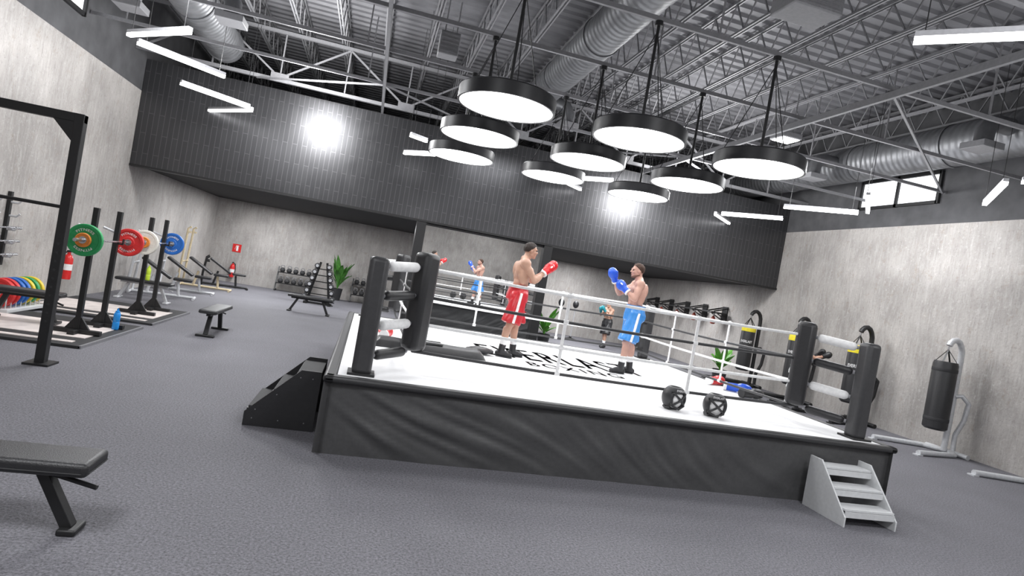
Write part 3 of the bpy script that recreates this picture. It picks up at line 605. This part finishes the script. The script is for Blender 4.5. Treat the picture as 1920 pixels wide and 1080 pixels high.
def press_bench(label, loc, rz, m='silver', tall=1.1):
    t = thing('press_bench', label, 'press bench', loc, rz)
    MB().tube([(-.75, 0, .05), (.65, 0, .05)], .035, 10).tube([(-.75, -.32, .035), (-.75, .32, .035)], .035, 10).tube([(.65, -.25, .035), (.65, .25, .035)], .035, 10).tube([(.3, 0, .05), (.25, 0, .42)], .035, 10).tube([(-.4, 0, .05), (-.3, 0, .5)], .035, 10).build('frame', m, t)
    MB().box((.35, 0, .47), (.42, .28, .07)).build('seat', 'leather', t, bevel=.025); MB().box((-.25, 0, .68), (.8, .28, .07), Matrix.Rotation(R(32), 3, 'Y')).build('backrest', 'leather', t, bevel=.025)
    for y in (-.42, .42): MB().tube([(-.75, y*.76, .04), (-.75, y, .4), (-.7, y, tall), (-.62, y, tall+.06)], .032, 10).box((-.66, y, tall-.1), (.12, .06, .05)).build('upright', m, t)
    MB().tube([(-.72, -.42, .75), (-.72, .42, .75)], .025, 10).build('crossbar', m, t)
press_bench('silver framed incline press bench nearest the squat stands', (-4.75, 16.6, 0), R(10)); press_bench('silver framed incline press bench in the middle of left wall', (-4.75, 18.5, 0), R(8)); press_bench('dark seated press bench farthest along the left wall', (-4.5, 22.0, 0), R(14), 'black', .9)
press_bench('tall beige upright press frame by the left wall', (-4.7, 20.4, 0), R(5), 'beige', 1.75)
# dumbbell tower, kettlebell racks
TX, TY = -1.42, 20.9
t = thing('dumbbell_tower', 'black pyramid tower loaded with dumbbells near the back wall', 'dumbbell rack', (TX, TY, 0))
for q in (1, -1): MB().bar((q*.36, 0, .03), (q*.1, 0, 1.4), .07).build('leg', 'black', t)
MB().box((0, 0, .03), (.9, .12, .06)).box((-.38, 0, .03), (.1, .6, .06)).box((.38, 0, .03), (.1, .6, .06)).build('base', 'black', t)
def dumbbell():
    t = thing('dumbbell', 'black round head dumbbell racked on the pyramid tower', 'dumbbell', (0, 0, 0), 0, 'dumbbells on the pyramid tower'); M = Matrix.Rotation(PI/2, 4, 'X')
    MB().lathe([(0, -.09), (.016, -.09), (.016, .09), (0, .09)], 12, M).build('handle', 'chrome', t)
    for q in (1, -1):
        h = MB().lathe([(0, q*.08), (.075, q*.08), (.083, q*.1), (.083, q*.16), (.07, q*.175), (0, q*.175)], 18, M).build('head', 'rubber', t)
        MB().lathe([(0, q*.181), (.05, q*.181), (.05, q*.174), (0, q*.174)], 18, M).build('highlight_disc', 'silver', h)  # pale disc stands in for the highlight on the black dumbbell head
    return t
d0 = dumbbell(); first = True
for k in range(6):
    for q in (1, -1):
        loc = (TX+q*(.44-k*.05), TY, .22+k*.21)
        if first: d0.location = loc; first = False
        else: dup(d0, loc)
    MB().box((0, 0, .12+k*.21), (1.05-k*.1, .08, .03)).build('cradle', 'black', t)
def kb_rack(label, x):
    t = thing('kettlebell_rack', label, 'kettlebell rack', (x, 24.05, 0))
    for q in (-.62, .62): MB().bar((q, -.18, 0), (q, .18, .9), .05).bar((q, -.2, .03), (q, .2, .03), .05).build('side_frame', 'black', t)
    for z, yy in ((.3, -.06), (.7, .1)): MB().box((0, yy, z), (1.24, .3, .03)).build('shelf', 'black', t)
kb_rack('black two shelf kettlebell rack left of the potted palm', -2.6); kb_rack('black two shelf kettlebell rack right of the dumbbell tower', .15)
k0 = None
for nm, x in (('left of the potted palm', -2.6), ('right of the dumbbell tower', .15)):
    for z, yy in ((.316, -.06), (.716, .1)):
        for k in range(5):
            loc = (x-.48+k*.24, 24.05+yy, z); lab = 'black kettlebell on the rack '+nm; gp = 'kettlebells on the rack '+nm
            if k0 is None:
                k0 = thing('kettlebell', lab, 'kettlebell', loc, 0, gp); MB().lathe([(0, 0), (.06, 0), (.09, .04), (.095, .09), (.07, .145), (.03, .165), (0, .168)], 18).build('bell', 'rubber', k0); MB().tube([(.05, 0, .13), (.065, 0, .2), (.04, 0, .245), (-.04, 0, .245), (-.065, 0, .2), (-.05, 0, .13)], .016, 8).build('handle', 'steel', k0)
            else: dup(k0, loc, 0, lab, gp)
def plant(label, loc, h, n, m, spread=.5, pw=.2):
    t = thing('potted_plant', label, 'plant', loc); MB().lathe([(0, 0), (pw*.75, 0), (pw, .42), (pw*1.04, .45), (pw*.92, .45), (pw*.9, .4), (0, .4)], 24).build('pot', 'pot', t); MB().cyl((0, 0, .38), (0, 0, .42), pw*.88).build('soil', 'soil', t)
    f = MB(); st = MB()
    for k in range(n):
        a = k*2.4+random.random()*.5; el = random.uniform(.35, 1); sp = spread*random.uniform(.6, 1.1); pts = []
        for i in range(9):
            u = i/8; r = sp*u**1.2*1.0; z = .42+(h-.42)*el*(1.25*u-.45*u*u*(1.2-.3*el)); pts.append(V((r*math.cos(a), r*math.sin(a), z)))
        st.tube(pts[:5], .008, 6); lat = V((-math.sin(a), math.cos(a), 0))
        def lf(u, v, pts=pts, lat=lat):
            s = 2+u*6; i = min(int(s), 7); p = pts[i].lerp(pts[i+1], s-i); w = .085*math.sin(PI*min(.98, .06+u*.94))**.8
            return p+lat*(v-.5)*2*w+V((0, 0, -abs(v-.5)*.05))
        f.grid(lf, 8, 2)
    f.build('foliage', m, t, ang=180); st.build('stems', m, t)
plant('tall potted palm behind the dumbbell tower on back wall', (-1.0, 23.85, 0), 2.15, 22, 'leaf', .5); plant('bright green potted plant beside the right mirror column', (5.55, 17.9, 0), 1.5, 18, 'leafb', .42); plant('green potted plant before the heavy bags right of ring', (9.9, 15.0, 0), 1.35, 18, 'leafb', .42)

# ------------------------------------------------------------ right side
def bag_stand(label, loc, rz, m):
    t = thing('bag_stand', label, 'bag stand', loc, rz)
    arc = [(.34, 0, .05), (.36, 0, .6), (.36, 0, 1.9)]+[(.36-.19*(1-math.cos(a)), 0, 1.95+.3*math.sin(a)) for a in (.3, .7, 1.1, 1.5, 1.9, 2.3)]+[(.02, 0, 2.12)]
    MB().tube(arc, .055, 12).build('mast', m, t)
    MB().tube([(.36, -.03, 1.15), (.44, -.1, 1.18), (.56, -.16, 1.05), (.54, -.14, .7), (.44, -.1, .4), (.45, -.1, .05)], .046, 12).build('brace', m, t)
    for q in (1, -1): MB().tube([(.42, q*.06, .05), (.2, q*.35, .05), (-.85, q*.52, .05)], .05, 10).box((-.85, q*.52, .012), (.12, .12, .024)).build('base_rail', m, t)
    MB().tube([(.42, -.45, .05), (.42, .45, .05)], .05, 10).build('cross_rail', m, t); return t
def heavy_bag(label, loc, yel):
    t = thing('heavy_bag', label, 'punching bag', loc); r = .2 if yel else .215
    MB().lathe([(0, .45), (r*.8, .45), (r, .49), (r, 1.74), (r*.92, 1.8), (0, 1.8)], 32).build('cover', 'leather', t)
    for k in range(4): a = k*PI/2+.4; MB().bar((r*.9*math.cos(a), r*.9*math.sin(a), 1.78), (.0, 0, 2.04), .03, .006).build('strap', 'black', t)
    MB().tube([(.0, 0, 2.03), (0, 0, 2.1)], .015, 8).build('hanger', 'chrome', t)
    if yel:
        MB().lathe([(r+.002, 1.62), (r+.004, 1.63), (r+.004, 1.73), (r*.93, 1.805), (r*.5, 1.806)], 32).build('top_band', 'yell', t)
        link('lettering', map_mesh(text_mesh('EVERLAST', .34, .075, .02), lambda x, y: V(((r+.005)*math.cos(R(-130)+x/r), (r+.005)*math.sin(R(-130)+x/r), 1.32+y))), 'wht', t)
    else:
        for z in (1.6, .62): MB().lathe([(r+.001, z), (r+.004, z+.01), (r+.004, z+.06), (r+.001, z+.07)], 32).build('band', 'rubber', t)
for y, m, a in ((15.9, 'black', 'farthest'), (13.8, 'black', 'second farthest'), (11.75, 'black', 'middle'), (9.55, 'silver', 'second nearest'), (7.45, 'silver', 'nearest')):
    bag_stand('%s bag stand along the right wall, %s tube' % (a, 'dark' if m == 'black' else 'grey'), (11.2, y, 0), 0, m)
    heavy_bag(('black and yellow heavy bag, %s along the right wall' if m == 'black' else 'plain black heavy bag, %s along the right wall') % a, (11.22, y, 0), m == 'black')
for k in range(5):
    y = 18.3+k*1.25; a = ('nearest', 'second nearest', 'middle', 'second farthest', 'farthest')[k]
    t = thing('speed_bag_platform', a+' black speed bag platform on the right wall', 'speed bag platform', (XR, y, 0), 0, 'speed bag platforms')
    MB().box((-.02, 0, 2.02), (.04, .3, .5)).build('wall_plate', 'black', t); MB().box((-.42, 0, 2.02), (.62, .62, .05)).build('drum', 'black', t, bevel=.02)
    for q in (-.18, .18): MB().bar((-.03, q, 2.22), (-.55, q, 2.06), .04).bar((-.03, q, 1.82), (-.4, q, 1.99), .03).build('arm', 'black', t)
    MB().cyl((-.42, 0, 1.93), (-.42, 0, 2.0), .03).build('swivel', 'chrome', t)
    s = thing('speed_bag', a+' brown speed bag under the wall platforms', 'speed bag', (XR-.42, y, 1.62), 0, 'speed bags'); MB().lathe([(0, 0), (.06, .01), (.1, .07), (.1, .13), (.06, .22), (.03, .28), (0, .29)], 20).build('bladder', 'speed', s); MB().cyl((0, 0, .27), (0, 0, .31), .012).build('loop', 'black', s)
for (x, y, lab) in ((7.3, 22.0, 'black reflex ball on a stand beside the right mirror column'), (8.1, 22.6, 'black reflex ball on a stand close to the training man')):
    t = thing('reflex_ball', lab, 'reflex ball', (x, y, 0)); MB().lathe([(0, 0), (.25, 0), (.25, .03), (.05, .08), (.05, .12), (0, .12)], 24).build('base', 'black', t); MB().cyl((0, 0, .1), (0, 0, 1.3), .022, n=10).build('pole', 'silver', t); MB().sph((0, 0, 1.4), (.12, .12, .15)).build('ball', 'leather', t)

# ------------------------------------------------------------ lamps and added fill lights
def area(loc, size, power, down=True):  # added fill light without a fixture
    l = bpy.data.lights.new('area', 'AREA'); l.energy = power; l.shape = 'SQUARE'; l.size = size; l.color = (.97, .98, 1)
    o = bpy.data.objects.new('fill_area', l); COL.objects.link(o); o.location = loc
    if not down: o.rotation_euler = (PI, 0, 0)
def point(loc, power, r):
    l = bpy.data.lights.new('point', 'POINT'); l.energy = power; l.shadow_soft_size = r
    o = bpy.data.objects.new('point_lamp', l); COL.objects.link(o); o.location = loc
point((-1.84, 13.5, 5.18), 580, .55); point((7.48, 13.5, 4.99), 520, .55)
for x, y, p in ((-2.5, 1.5, 225), (4, 1, 225), (9.5, 2, 190), (-3, 10, 190), (9.5, 10.5, 180), (0, -3, 130), (7, -3, 130), (3, 13.6, 90)): area((x, y, 5.2), 1.6, p)  # added fill, facing down, evens out the room light
for x, y in ((-2.5, 3), (4, 2.5), (9.3, 3.5), (-3, 11), (3.3, 11), (9, 11)): area((x, y, 3.3), 3.6, 130, False)  # added fill, facing up, brightens deck and joists
for x, y, p in ((-3.4, 19, 145), (-3.4, 22.3, 145), (.3, 20.5, 145), (7, 19.5, 155), (9.8, 19, 155), (8, 22.5, 145)): area((x, y, 3.02), 1.4, p)  # added fill under the soffit, brightens the back wall area
w = bpy.data.worlds.new('world'); SC.world = w; w.use_nodes = True; w.node_tree.nodes['Background'].inputs[0].default_value = (.05, .05, .055, 1); w.node_tree.nodes['Background'].inputs[1].default_value = .5
